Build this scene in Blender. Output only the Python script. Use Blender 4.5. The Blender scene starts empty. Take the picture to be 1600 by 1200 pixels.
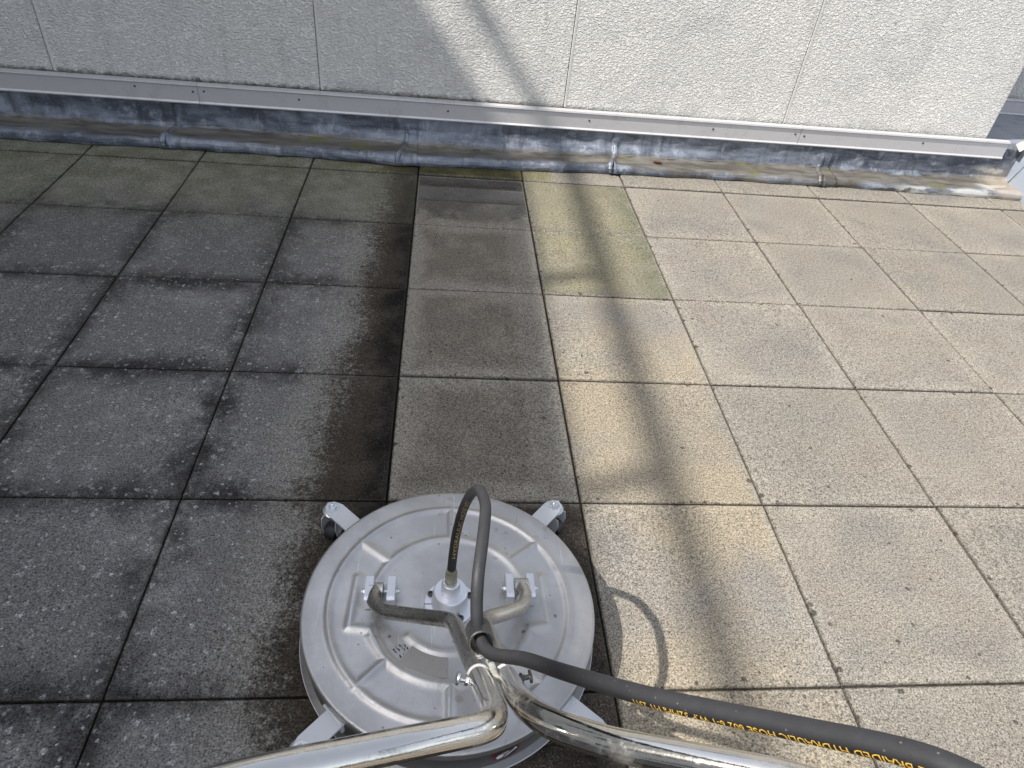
import bpy, bmesh, math, random
import numpy as np
from mathutils import Vector, Matrix
random.seed(7); rng = np.random.default_rng(7)
sc = bpy.context.scene
col = sc.collection

# ------------------------------------------------------------------ camera
cam_d = bpy.data.cameras.new('camera'); cam = bpy.data.objects.new('camera', cam_d); col.objects.link(cam)
M = Matrix(((0.993914, -0.028407, -0.106429, 0.120309),
            (-0.063276, 0.643633, -0.762714, -3.168866),
            (0.090168, 0.764806, 0.637919, 1.374669), (0, 0, 0, 1)))
cam.matrix_world = M
cam_d.sensor_width = 36; cam_d.lens = 24.35; cam_d.clip_start = 0.02; cam_d.clip_end = 2000
sc.camera = cam

# ------------------------------------------------------------------ light
SUN = Vector((-0.75, -0.255, 1.0)).normalized()      # direction towards the sun
w = bpy.data.worlds.new('World'); sc.world = w; w.use_nodes = True
wn = w.node_tree.nodes; wn.clear()
sky = wn.new('ShaderNodeTexSky'); sky.sky_type = 'NISHITA'; sky.sun_disc = False
sky.sun_elevation = math.asin(SUN.z); sky.sun_rotation = math.atan2(SUN.x, SUN.y)
sky.air_density = 1.0; sky.dust_density = 2.0; sky.ozone_density = 0.7
bg = wn.new('ShaderNodeBackground'); bg.inputs['Strength'].default_value = 0.118
wo = wn.new('ShaderNodeOutputWorld')
hs = wn.new('ShaderNodeHueSaturation'); hs.inputs['Saturation'].default_value = 0.47
w.node_tree.links.new(sky.outputs[0], hs.inputs['Color']); w.node_tree.links.new(hs.outputs[0], bg.inputs[0]); w.node_tree.links.new(bg.outputs[0], wo.inputs[0])
sl = bpy.data.lights.new('sun', 'SUN'); sl.energy = 2.9; sl.angle = math.radians(0.53); sl.color = (1.0, 0.955, 0.885)
so = bpy.data.objects.new('sun', sl); col.objects.link(so)
so.rotation_euler = SUN.to_track_quat('Z', 'Y').to_euler(); so.location = (-6, -2, 9)
sc.view_settings.view_transform = 'Standard'; sc.view_settings.look = 'None'
sc.view_settings.gamma = 1; sc.view_settings.exposure = 1.34
sc.cycles.max_bounces = 8

# ------------------------------------------------------------------ node helper
class N:
    def __init__(s, name, world=False):
        s.m = bpy.data.materials.new(name); s.m.use_nodes = True
        s.t = s.m.node_tree; s.t.nodes.clear()
        s.out = s.t.nodes.new('ShaderNodeOutputMaterial')
        s.b = s.t.nodes.new('ShaderNodeBsdfPrincipled'); s.t.links.new(s.b.outputs[0], s.out.inputs[0])
        s.tc = s.t.nodes.new('ShaderNodeTexCoord').outputs['Object'] if not world else s.t.nodes.new('ShaderNodeNewGeometry').outputs['Position']
        s._s = None
    def lk(s, v, inp):
        if isinstance(v, (int, float)):
            inp.default_value = v
        elif isinstance(v, tuple):
            inp.default_value = (*v, 1.0) if len(inp.default_value) == 4 and len(v) == 3 else v
        else: s.t.links.new(v, inp)
    def op(s, o, a, b=0.0, c=None):
        n = s.t.nodes.new('ShaderNodeMath'); n.operation = o; s.lk(a, n.inputs[0]); s.lk(b, n.inputs[1])
        if c is not None: s.lk(c, n.inputs[2])
        return n.outputs[0]
    def add(s, a, b): return s.op('ADD', a, b)
    def mul(s, a, b): return s.op('MULTIPLY', a, b)
    def sub(s, a, b): return s.op('SUBTRACT', a, b)
    def mx(s, a, b): return s.op('MAXIMUM', a, b)
    def mn(s, a, b): return s.op('MINIMUM', a, b)
    def rng(s, v, a, b, c=0.0, d=1.0):       # smooth step remap
        n = s.t.nodes.new('ShaderNodeMapRange'); n.interpolation_type = 'SMOOTHSTEP'
        for i, x in enumerate((v, a, b, c, d)): s.lk(x, n.inputs[i])
        return n.outputs[0]
    def lin(s, v, a, b, c=0.0, d=1.0):
        n = s.t.nodes.new('ShaderNodeMapRange')
        for i, x in enumerate((v, a, b, c, d)): s.lk(x, n.inputs[i])
        return n.outputs[0]
    def mix(s, f, a, b, mode='MIX'):
        n = s.t.nodes.new('ShaderNodeMix'); n.data_type = 'RGBA'; n.blend_type = mode
        s.lk(f, n.inputs[0]); s.lk(a, n.inputs[6]); s.lk(b, n.inputs[7]); return n.outputs[2]
    def noise(s, sc_, det=3.0, rough=0.5, vec=None, dist=0.0):
        n = s.t.nodes.new('ShaderNodeTexNoise'); n.inputs['Scale'].default_value = sc_
        n.inputs['Detail'].default_value = det; n.inputs['Roughness'].default_value = rough
        n.inputs['Distortion'].default_value = dist
        s.t.links.new(vec if vec is not None else s.tc, n.inputs['Vector']); return n.outputs[0]
    def vor(s, sc_, vec=None, feat='F1', out=0):
        n = s.t.nodes.new('ShaderNodeTexVoronoi'); n.feature = feat; n.inputs['Scale'].default_value = sc_
        s.t.links.new(vec if vec is not None else s.tc, n.inputs['Vector']); return n.outputs[out]
    def mapv(s, scale=(1, 1, 1), rot=(0, 0, 0), loc=(0, 0, 0), vec=None):
        n = s.t.nodes.new('ShaderNodeMapping'); n.inputs['Scale'].default_value = scale
        n.inputs['Rotation'].default_value = rot; n.inputs['Location'].default_value = loc
        s.t.links.new(vec if vec is not None else s.tc, n.inputs['Vector']); return n.outputs[0]
    def xyz(s):
        if s._s is None:
            n = s.t.nodes.new('ShaderNodeSeparateXYZ'); s.t.links.new(s.tc, n.inputs[0]); s._s = n.outputs
        return s._s
    def att(s, name):
        n = s.t.nodes.new('ShaderNodeAttribute'); n.attribute_name = name; return n.outputs
    def spots(s, scale, size, density, jit=0.5):   # sparse round specks
        n = s.t.nodes.new('ShaderNodeTexVoronoi'); n.inputs['Scale'].default_value = scale
        n.voronoi_dimensions = '2D'
        s.t.links.new(s.tc, n.inputs['Vector'])
        sep = s.t.nodes.new('ShaderNodeSeparateColor'); s.t.links.new(n.outputs[1], sep.inputs[0])
        gate = s.op('LESS_THAN', sep.outputs[0], density)
        wob = s.noise(scale * 4, 1.0)
        d = s.add(n.outputs[0], s.mul(s.sub(wob, 0.5), 0.25 * jit))
        r = s.lin(sep.outputs[1], 0, 1, size * 0.45, size)
        return s.mul(gate, s.rng(s.op('DIVIDE', d, r), 1.15, 0.75))
    def bump(s, h, dist, strength=1.0, prev=None):
        n = s.t.nodes.new('ShaderNodeBump'); n.inputs['Distance'].default_value = dist
        n.inputs['Strength'].default_value = strength; s.lk(h, n.inputs['Height'])
        if prev is not None: s.t.links.new(prev, n.inputs['Normal'])
        return n.outputs[0]
    def fin(s, color=None, rough=None, metal=None, normal=None, spec=None, coat=None, coat_r=None):
        b = s.b.inputs
        if color is not None: s.lk(color, b['Base Color'])
        if rough is not None: s.lk(rough, b['Roughness'])
        if metal is not None: s.lk(metal, b['Metallic'])
        if spec is not None: s.lk(spec, b['Specular IOR Level'])
        if coat is not None: s.lk(coat, b['Coat Weight'])
        if coat_r is not None: s.lk(coat_r, b['Coat Roughness'])
        if normal is not None: s.t.links.new(normal, b['Normal'])
        return s.m

# ------------------------------------------------------------------ mesh helpers
def link(name, me, mat, parent=None):
    o = bpy.data.objects.new(name, me); col.objects.link(o)
    if mat is not None:
        for m in (mat if isinstance(mat, (list, tuple)) else [mat]): me.materials.append(m)
    if parent is not None: o.parent = parent
    return o
def tag(o, label=None, cat=None, group=None, kind=None):
    if label: o['label'] = label
    if cat: o['category'] = cat
    if group: o['group'] = group
    if kind: o['kind'] = kind
    return o
def thing(name, loc, label, cat, group=None):
    o = bpy.data.objects.new(name, None); col.objects.link(o); o.location = loc; o.empty_display_size = 0.1
    return tag(o, label, cat, group)
class B:                                   # mesh builder in world coordinates
    def __init__(s): s.bm = bmesh.new()
    def box(s, c, d, R=None, bev=0.0):
        vs = []
        m = (R.to_4x4() if R is not None else Matrix.Identity(4))
        r = bmesh.ops.create_cube(s.bm, size=1.0)
        bmesh.ops.transform(s.bm, matrix=Matrix.Translation(c) @ m @ Matrix.Diagonal((*d, 1)), verts=r['verts'])
        if bev:
            es = set(e for v in r['verts'] for e in v.link_edges)
            bmesh.ops.bevel(s.bm, geom=list(es), offset=bev, segments=2, affect='EDGES', profile=0.5)
        return s
    def rings(s, rs, cap0=True, cap1=True, closed=False):
        vs = [[s.bm.verts.new(p) for p in r] for r in rs]
        n = len(vs[0]); K = len(vs)
        for i in range(K if closed else K - 1):
            a, b = vs[i], vs[(i + 1) % K]
            for j in range(n):
                s.bm.faces.new((a[j], a[(j + 1) % n], b[(j + 1) % n], b[j]))
        if not closed:
            if cap0: s.bm.faces.new(vs[0][::-1])
            if cap1: s.bm.faces.new(vs[-1])
        return s
    def tube(s, pts, r, n=20, caps=True):
        fr = frames(pts); rs = []
        for i, (p, t, u, v) in enumerate(fr):
            ri = r[i] if isinstance(r, (list, tuple)) else r
            rs.append([p + (u * math.cos(a) + v * math.sin(a)) * ri for a in [2 * math.pi * k / n for k in range(n)]])
        return s.rings(rs, caps, caps)
    def lathe(s, c, prof, n=40, axis=Vector((0, 0, 1)), caps=True):
        q = Vector((0, 0, 1)).rotation_difference(axis.normalized()).to_matrix(); c = Vector(c); rs = []
        for (r, z) in prof:
            rs.append([c + q @ Vector((r * math.cos(2 * math.pi * k / n), r * math.sin(2 * math.pi * k / n), z)) for k in range(n)])
        return s.rings(rs, caps, caps)
    def hexa(s, c, r, h, axis=Vector((0, 0, 1))):
        return s.lathe(c, [(r * .96, 0), (r, h * .15), (r, h * .85), (r * .9, h)], 6, axis)
    def build(s, name, mat, parent=None, smooth=True, ang=35, origin=None):
        me = bpy.data.meshes.new(name)
        bmesh.ops.recalc_face_normals(s.bm, faces=s.bm.faces)
        s.bm.to_mesh(me); s.bm.free()
        o = link(name, me, mat, parent)
        if parent is not None:
            off = wloc(parent)
            me.transform(Matrix.Translation(-off))
        if smooth:
            me.polygons.foreach_set('use_smooth', [True] * len(me.polygons))
            me.set_sharp_from_angle(angle=math.radians(ang))
        return o
def wloc(o):
    v = Vector((0, 0, 0))
    while o is not None: v += Vector(o.location); o = o.parent
    return v
def frames(pts):
    pts = [Vector(p) for p in pts]; out = []
    T = []
    for i in range(len(pts)):
        a = pts[max(i - 1, 0)]; b = pts[min(i + 1, len(pts) - 1)]; T.append((b - a).normalized())
    u = T[0].orthogonal().normalized()
    for i, p in enumerate(pts):
        t = T[i]
        if i: u = (T[i - 1].rotation_difference(t).to_matrix() @ u)
        u = (u - t * u.dot(t)).normalized(); out.append((p, t, u, t.cross(u)))
    return out
def spline(P, k=10):                       # centripetal-ish Catmull-Rom
    P = [Vector(p) for p in P]; Q = [P[0] * 2 - P[1]] + P + [P[-1] * 2 - P[-2]]; out = []
    for i in range(1, len(Q) - 2):
        for j in range(k):
            t = j / k; a, b, c, d = Q[i - 1], Q[i], Q[i + 1], Q[i + 2]
            out.append(0.5 * ((2 * b) + (c - a) * t + (2 * a - 5 * b + 4 * c - d) * t * t + (3 * b - a - 3 * c + d) * t ** 3))
    out.append(P[-1]); return out
def fillet(P, rad, k=8):                   # polyline with rounded bends, as bent tube
    P = [Vector(p) for p in P]; out = [P[0]]
    for i in range(1, len(P) - 1):
        r = rad[i] if isinstance(rad, (list, tuple)) else rad
        a = (P[i - 1] - P[i]); b = (P[i + 1] - P[i]); d = min(r, a.length * .48, b.length * .48)
        A = P[i] + a.normalized() * d; Bq = P[i] + b.normalized() * d
        for j in range(k + 1):
            t = j / k; out.append(A * (1 - t) ** 2 + P[i] * 2 * t * (1 - t) + Bq * t * t)
    out.append(P[-1]); return out

# ------------------------------------------------------------------ materials
def m_paving():
    n = N('paving concrete', True); X = n.xyz()
    A = n.att('kind'); sep = n.t.nodes.new('ShaderNodeSeparateColor'); n.t.links.new(A[0], sep.inputs[0])
    dirty, algae, wet = sep.outputs                      # per-slab: soiled, algae, damp
    rnd = n.att('rnd')[2]
    uvn = n.t.nodes.new('ShaderNodeUVMap'); uvs = n.t.nodes.new('ShaderNodeSeparateXYZ'); n.t.links.new(uvn.outputs[0], uvs.inputs[0])
    u, v = uvs.outputs[0], uvs.outputs[1]
    eu = n.mn(u, n.sub(1.0, u)); ev = n.mn(v, n.sub(1.0, v)); e = n.mn(eu, ev)
    big = n.noise(2.3, 3.0); mid = n.noise(7.0, 4.0, .6); fine = n.noise(90, 3.0, .7); gr = n.noise(230, 2.0, .9)
    gv = n.vor(420)
    en = n.add(e, n.mul(n.sub(mid, .5), .30)); 
    grain = n.add(n.mul(n.sub(gr, .5), 1.5), n.mul(n.sub(fine, .5), .5))
    # clean slabs: warm light aggregate, slightly greyer towards some joints
    c1 = n.mix(n.rng(big, .35, .65), (.212, .195, .164), (.186, .173, .152))
    c1 = n.mix(n.mul(n.rng(mid, .40, .70), .7), c1, (.178, .158, .134))
    c1 = n.mix(n.mul(n.rng(n.noise(3.4, 2.0, .5, n.mapv(loc=(3, 7, 0))), .5, .72), .7), c1, (.150, .142, .132))
    c1 = n.mix(n.mul(n.rng(en, .13, .02), .35), c1, (.262, .240, .203))
    c1 = n.mix(n.lin(rnd, 0, 1, 0, .42), c1, (.150, .138, .118))
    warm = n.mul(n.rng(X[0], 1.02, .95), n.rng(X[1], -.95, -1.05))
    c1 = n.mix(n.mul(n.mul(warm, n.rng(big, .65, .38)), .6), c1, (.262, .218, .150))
    # soiled slabs: black grime, paler worn centre
    d0 = n.mix(n.rng(n.add(n.add(en, n.mul(n.sub(big, .5), .22)), n.mul(n.sub(n.noise(32, 4, .75), .5), .10)), -.03, .19), (.026, .025, .025), (.135, .130, .124))
    d0 = n.mix(n.rng(n.noise(5, 4, .65, n.mapv(loc=(9, 1, 0))), .48, .75), d0, (.195, .189, .180))
    d0 = n.mix(n.lin(rnd, 0, 1, 0, .42), d0, (.080, .077, .074))
    patch = n.rng(n.noise(26, 4, .7), .50, .72)
    d0 = n.mix(n.mul(patch, .5), d0, (.225, .222, .215))
    lich = n.mx(n.spots(26, .17, .26, 2.4), n.mx(n.spots(60, .26, .22, 2.0), n.mul(n.spots(13, .11, .22, 3.0), .8)))
    lich = n.mul(lich, n.lin(n.noise(130, 3, .7), .35, .6, .1, 1.0))
    lg = n.rng(X[1], -.35, -.9)
    d0 = n.mix(n.mul(n.mul(lich, lg), n.lin(n.noise(40, 2), .3, .7, .35, .95)), d0, (.38, .38, .38))
    # damp band beside the cleaned strip
    wx = n.add(X[0], n.add(n.mul(n.sub(n.noise(6, 2), .5), .16), n.add(n.mul(n.sub(n.noise(38, 3, .7), .5), .18), n.mul(n.sub(n.rng(X[1], -1.2, -1.9), 1.0), .05))))
    dith = n.mul(n.sub(n.add(n.mul(n.noise(95, 3, .8), .6), n.mul(n.noise(210, 2, .8), .4)), .5), .42)
    wband = n.mul(n.rng(n.add(wx, dith), -.26, -.15), dirty)
    rag = n.mul(n.mul(n.rng(wx, -.37, -.2), n.rng(n.noise(110, 3, .8), .46, .56)), dirty)
    d1 = n.mix(n.rng(n.add(X[0], n.mul(n.sub(n.noise(5, 3, .6), .5), .14)), -.12, -.02), (.040, .032, .024), (.010, .009, .008))
    d1 = n.mix(n.mul(n.rng(mid, .42, .65), .5), d1, (.062, .051, .040))
    pale = n.mul(n.rng(wx, -.36, -.24), dirty)
    d0 = n.mix(n.mul(pale, .55), d0, (.25, .24, .21))
    d0 = n.mix(n.mul(rag, .4), d0, (.050, .047, .040))
    d0 = n.mix(wband, d0, d1)
    # algae
    ya = n.add(X[1], n.add(n.mul(n.sub(mid, .5), .45), n.mul(n.sub(big, .5), .5)))
    al = n.mul(n.mul(n.rng(ya, -.75, -.12), dirty), n.lin(wband, 0, 1, 1, .35))
    acol = n.mix(n.rng(n.noise(9, 4, .6), .4, .65), (.135, .135, .088), (.200, .195, .150))
    nearwall = n.rng(X[1], -.02, .05)
    acol = n.mix(n.mul(n.mul(nearwall, n.rng(X[0], -.55, -.1)), n.rng(n.noise(11, 3), .40, .6)), acol, (.135, .125, .03))
    d0 = n.mix(n.mul(al, .80), d0, acol)
    c = n.mix(dirty, c1, d0)
    # damp cleaned strip
    w1 = n.mix(n.rng(n.add(e, n.mul(n.sub(mid, .5), .32)), .03, .17), (.205, .188, .158), (.130, .114, .093))
    w1 = n.mix(n.mul(n.rng(n.noise(8, 4, .7), .46, .62), .65), w1, (.185, .162, .132))
    w1 = n.mix(n.mul(n.mul(n.rng(X[0], .36, .40), n.rng(X[1], -1.98, -1.9)), .35), w1, (.215, .200, .172))
    deep = n.rng(X[1], -1.98, -2.03)
    w1 = n.mix(deep, w1, n.mix(n.rng(mid, .4, .6), (.034, .028, .022), (.066, .053, .041)))
    w1 = n.mix(n.mul(n.rng(X[1], -.03, .03), 1.0), w1, n.mix(n.rng(mid, .4, .6), (.045, .041, .018), (.09, .083, .035)))
    c = n.mix(wet, c, w1)
    # olive uncleaned slabs
    ol = n.mix(n.rng(mid, .35, .65), (.178, .161, .108), (.148, .139, .098))
    ol = n.mix(n.mul(n.rng(u, .70, .95), .8), ol, (.105, .108, .072))
    ol = n.mix(n.mul(n.rng(en, .10, .0), .5), ol, (.100, .102, .075))
    c = n.mix(n.mul(algae, n.mul(n.lin(n.noise(12, 4, .7), .35, .6, .62, 1.0), n.rng(n.add(e, n.mul(n.sub(n.noise(24, 4, .7), .5), .06)), -.004, .03))), c, ol)
    # olive splash on the narrow cut strip
    cx = n.sub(X[0], n.add(.50, n.mul(n.sub(mid, .5), .06))); 
    spl = n.mul(n.mul(n.rng(cx, .19, .10), n.rng(X[1], .0, .02)), n.rng(X[0], .49, .51))
    c = n.mix(n.mul(spl, .8), c, (.115, .105, .05))
    # joint grime + crumbs
    c = n.mix(n.mul(n.rng(n.add(e, n.mul(n.sub(n.noise(45, 3), .5), .02)), .010, .002), .5), c, (.05, .044, .035))
    dk = n.mx(n.spots(9, .045, .5), n.mx(n.spots(5.3, .040, .5), n.mx(n.spots(17, .06, .22), n.spots(31, .07, .16))))
    nj = n.mul(n.spots(24, .20, .22), n.rng(e, .05, .02))
    dk = n.mul(dk, n.rng(n.noise(2.2, 3, .6, n.mapv(loc=(4, 4, 0))), .38, .56))
    dk = n.mul(n.mx(dk, nj), n.sub(1.0, n.mul(dirty, .7)))
    c = n.mix(n.mul(dk, .8), c, (.04, .034, .028))
    gsc = n.lin(grain, -.36, .36, 0.0, 2.0)
    sc3 = n.t.nodes.new('ShaderNodeCombineXYZ'); [n.lk(gsc, sc3.inputs[i]) for i in range(3)]
    c = n.mix(1.0, c, sc3.outputs[0], 'MULTIPLY')
    # pale and dark aggregate grains
    c = n.mix(n.mul(n.rng(n.vor(170), .20, .10), .5), c, n.mix(dirty, (.42, .39, .34), (.15, .15, .15)))
    # puddle on the first slab of the damp strip
    pud = n.mul(n.mul(n.rng(X[0], .004, .012), n.rng(X[0], .497, .488)), n.mul(n.rng(X[1], -.497, -.485), n.rng(X[1], -.004, -.02)))
    pud = n.mul(pud, n.rng(n.add(n.add(n.mul(n.sub(n.noise(13, 4, .65), .5), .9), n.mul(n.sub(n.noise(60, 3, .7), .5), .35)), n.mul(n.add(X[1], .33), 2.2)), -.30, -.02))
    film = n.mul(n.mul(wet, n.rng(X[1], -.95, -.5)), .5)
    wetall = n.mx(wband, n.mx(n.mul(wet, .55), film))
    c = n.mix(n.mul(pud, .72), c, (.026, .022, .017))
    rough = n.lin(wetall, 0, 1, .88, .55)
    rough = n.add(n.mul(rough, n.sub(1.0, pud)), n.mul(pud, .04))
    hb = n.add(n.mul(gr, .7), n.mul(fine, .6))
    bs = n.lin(n.mx(wetall, n.mul(pud, 1.0)), 0, 1, 1, .55)
    nb = n.t.nodes.new('ShaderNodeBump'); nb.inputs['Distance'].default_value = .0022
    n.lk(n.mul(hb, n.lin(pud, 0, 1, 1, .012)), nb.inputs['Height']); n.lk(bs, nb.inputs['Strength'])
    return n.fin(c, rough, 0.0, nb.outputs[0], spec=n.add(n.lin(wband, 0, 1, .14, .05), n.mul(pud, .5)))

def m_stucco():
    n = N('textured render', True); X = n.xyz()
    v = n.mapv((1, 1, 1.55), (0, math.radians(48), 0))
    a = n.noise(88, 3.0, .6, v, .25); b = n.noise(150, 2.0, .6, v, .3); big = n.noise(1.6, 4, .6); mid = n.noise(9, 4, .6)
    c = n.mix(n.rng(big, .35, .68), (.90, .88, .835), (.85, .835, .80))
    c = n.mix(n.mul(n.rng(mid, .52, .75), .22), c, (.56, .55, .51))
    c = n.mix(n.mul(n.rng(a, .48, .36), .30), c, (.36, .35, .33))
    # moss line along the bottom edge, mostly at the shady end
    edge = n.add(n.sub(X[2], .257), n.mul(n.sub(n.noise(28, 5, .75), .5), -.05))
    m = n.mul(n.rng(edge, .028, .0), n.lin(X[0], 1.3, .4, .25, .9))
    c = n.mix(m, c, (.085, .082, .060))
    # thin run marks
    st = n.noise(1, 4, .7, n.mapv((14, 14, .7)))
    c = n.mix(n.mul(n.rng(st, .54, .72), .30), c, (.46, .455, .43))
    soft = n.noise(2.6, 3, .6, n.mapv((1, 1, 1.6), (0, math.radians(30), 0), (3, 0, 1)))
    c = n.mix(n.mul(n.rng(soft, .50, .68), .28), c, (.52, .52, .53))
    c = n.mix(n.mul(n.rng(X[2], .34, .26), n.mul(n.rng(mid, .42, .62), .35)), c, (.42, .42, .39))
    dk = n.spots(0, .1, .1) if False else n.rng(n.vor(2.6, n.mapv((1, 1, 1.1))), .035, .015)
    c = n.mix(n.mul(dk, .5), c, (.20, .19, .16))
    h = n.add(n.rng(a, .30, .68), n.mul(b, .35))
    # smooth trowelled margin right of each joint
    return n.fin(c, .85, 0.0, n.bump(h, .0085), spec=.25)

def m_lead():
    n = N('lead sheet', True); X = n.xyz()
    v = n.mapv((.8, 3.5, 3.5)); a = n.noise(4.5, 5, .62, v); b = n.noise(16, 5, .7); f = n.noise(70, 3, .7)
    s = n.noise(5, 4, .6, n.mapv((5, 1, .6)))
    c = n.mix(n.rng(a, .36, .64), (.060, .070, .092), (.185, .205, .245))
    c = n.mix(n.mul(n.rng(b, .50, .74), .7), c, (.36, .39, .44))
    c = n.mix(n.mul(n.rng(s, .52, .70), .6), c, (.045, .05, .065))
    c = n.mix(n.mul(n.rng(n.vor(60), .25, .1), .25), c, (.42, .44, .47))
    # silt film lying on the flat part
    yy_ = n.add(X[1], n.mul(n.sub(n.noise(5, 4, .65, n.mapv((.5, 1, 1))), .5), .14))
    flat = n.mul(n.mul(n.rng(yy_, .130, .155), n.rng(yy_, .275, .250)), n.rng(X[2], .075, .055))
    silt = n.mix(n.rng(n.noise(7, 4, .6, n.mapv((.7, 4, 1))), .38, .62), (.085, .074, .056), (.165, .152, .128))
    c = n.mix(n.mul(flat, .88), c, silt)
    gy = n.mul(flat, n.rng(n.noise(3.1, 3, .6), .56, .66))
    c = n.mix(n.mul(gy, .6), c, (.15, .145, .045))
    # white oxide splashes
    wsp = n.noise(3.6, 4, .6, n.mapv((.8, 3.2, 2), (0, 0, 0), (1.7, .3, 0)))
    reg = n.rng(X[0], 2.2, 2.5)
    wh = n.mul(n.mul(n.rng(wsp, .50, .55), reg), n.mx(n.rng(X[1], .150, .125), n.rng(X[0], 2.93, 3.05)))
    wh = n.mul(wh, n.rng(X[2], .14, .09))
    c = n.mix(n.mul(wh, .85), c, (.56, .56, .54))
    cor = n.mul(n.rng(n.add(X[0], n.mul(n.sub(b, .5), .2)), 2.98, 3.09), n.rng(X[2], .15, .05))
    c = n.mix(n.mul(cor, .6), c, (.42, .36, .29))
    h = n.add(n.mul(n.noise(7, 3, .5), 1.0), n.mul(b, .25))
    bmp = n.bump(h, .010, .8); bmp = n.bump(f, .0012, .7, bmp)
    return n.fin(c, n.lin(b, .3, .7, .30, .58), .25, bmp, spec=.5)

def m_metal(name, colr, rough, metal=1.0, grime=.3, gcol=(.12, .11, .10), gs=14, bump=.0004, brush=None, rr=.18):
    n = N(name)
    a = n.noise(gs, 5, .65); b = n.noise(gs * 7, 3, .7)
    g = n.mul(n.rng(n.add(n.mul(a, .75), n.mul(b, .25)), .50, .68), grime)
    c = n.mix(g, colr, gcol)
    vv = n.mapv(brush) if brush else None
    f = n.noise(160, 3, .6, vv)
    r = n.add(n.lin(f, .3, .7, rough - rr * .3, rough + rr * .3), n.mul(g, .45))
    return n.fin(c, r, n.sub(metal, n.mul(g, .6)) if metal > .5 else metal, n.bump(n.add(b, n.mul(f, .4)), bump))

def m_deck():
    n = N('spun aluminium'); X = n.xyz()
    a = n.noise(7, 5, .6); b = n.noise(40, 4, .7); f = n.noise(220, 2, .7)
    c = n.mix(n.rng(a, .35, .65), (.53, .520, .505), (.43, .420, .41))
    c = n.mix(n.mul(n.rng(b, .55, .72), .22), c, (.31, .295, .28))
    # light dried-on scale and tiny chips
    st = n.noise(5, 5, .7, n.mapv(loc=(2.1, .4, 0)))
    c = n.mix(n.mul(n.rng(st, .54, .64), .5), c, (.56, .555, .54))
    dl = n.rng(n.noise(2.6, 4, .6, n.mapv(loc=(5, 3, 0))), .50, .58); c = n.mix(n.mul(dl, .45), c, (.33, .325, .32))
    ch = n.spots(15, .05, .22); ch2 = n.spots(34, .07, .14)
    c = n.mix(n.mul(n.mx(ch, ch2), .6), c, (.05, .045, .04))
    br = n.spots(6.5, .075, .22)
    c = n.mix(n.mul(br, .5), c, (.34, .27, .20))
    sp = n.mx(n.spots(42, .30, .30, 2.5), n.spots(19, .22, .18, 3.0)); sp = n.mul(sp, n.rng(n.noise(3.3, 3, .6, n.mapv(loc=(8, 2, 0))), .46, .60))
    c = n.mix(n.mul(sp, .45), c, (.27, .25, .22))
    rad = n.op('SQRT', n.add(n.mul(X[0], X[0]), n.mul(X[1], X[1])))
    c = n.mix(n.mul(n.rng(n.add(rad, n.mul(n.sub(n.noise(16, 4, .7), .5), .06)), .262, .296), .40), c, (.27, .26, .25))
    for ang, sc1, th in ((.5, 70, .685), (1.9, 85, .70), (2.7, 60, .69)):
        k_ = n.rng(n.noise(1.0, 3, .6, n.mapv((sc1, 2.6, 1), (0, 0, ang), (ang * 7, 1, 0))), th, th + .03); c = n.mix(n.mul(k_, .35), c, (.80, .80, .80))
    r = n.add(n.lin(f, .3, .7, .31, .42), n.add(n.mul(n.rng(st, .5, .7), .12), n.mul(dl, .10)))
    sc_ = n.rng(n.noise(3, 4, .7, n.mapv((60, 2, 1), (0, 0, .6))), .66, .70)
    c = n.mix(n.mul(sc_, .18), c, (.85, .85, .85))
    return n.fin(c, r, .80, n.bump(n.add(f, n.mul(b, 1.5)), .0003), spec=.4)

def m_rubber(name='black rubber', base=(.016, .016, .018), dust=(.050, .051, .055), amt=.6):
    n = N(name)
    g = n.t.nodes.new('ShaderNodeNewGeometry'); s = n.t.nodes.new('ShaderNodeSeparateXYZ'); n.t.links.new(g.outputs['Normal'], s.inputs[0])
    up = n.rng(s.outputs[2], -.15, .7)                   # dust settles on upward faces
    a = n.noise(60, 4, .7)
    c = n.mix(n.mul(n.mul(up, n.lin(a, .3, .7, .6, 1.0)), amt), base, dust)
    c = n.mix(n.mul(n.rng(n.vor(120), .13, .06), n.mul(up, .35)), c, (.28, .27, .26))
    return n.fin(c, .55, 0.0, n.bump(a, .0004), spec=.35)

PAV = m_paving(); STU = m_stucco(); LEAD = m_lead(); DECK = m_deck(); RUB = m_rubber()
TRIM = m_metal('mill aluminium strip', (.52, .51, .515), .50, .35, .25, (.26, .25, .24), 9, .0003, (.12, 1, 6))
CHROME = m_metal('polished steel tube', (.70, .67, .62), .12, 1.0, .42, (.24, .21, .17), 18, .00015, rr=.06)
DIRTCH = m_metal('soiled steel tube', (.30, .285, .26), .26, 1.0, .85, (.04, .037, .035), 26, .0006)
SATIN = m_metal('satin steel tube', (.52, .50, .47), .30, 1.0, .45, (.14, .13, .12), 30, .0003)
MACH = m_metal('machined aluminium', (.72, .73, .76), .36, .8, .08, (.4, .4, .4), 12, .00002)
PAINT = m_metal('pale grey painted steel', (.50, .51, .52), .38, 0.1, .25, (.34, .34, .32), 12, .00015)
ZINC = m_metal('zinc bolt', (.62, .64, .66), .28, .95, .3, (.15, .14, .13), 60, .0003)
DARKST = m_metal('dark steel', (.10, .10, .10), .42, .8, .5, (.04, .04, .04), 30, .0004)
SKIRT = m_metal('dark brushed skirt', (.20, .195, .19), .40, .85, .5, (.06, .055, .05), 16, .0004)
FERR = m_metal('plated crimp ferrule', (.36, .34, .25), .35, .9, .4, (.14, .12, .08), 60, .0004)
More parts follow.
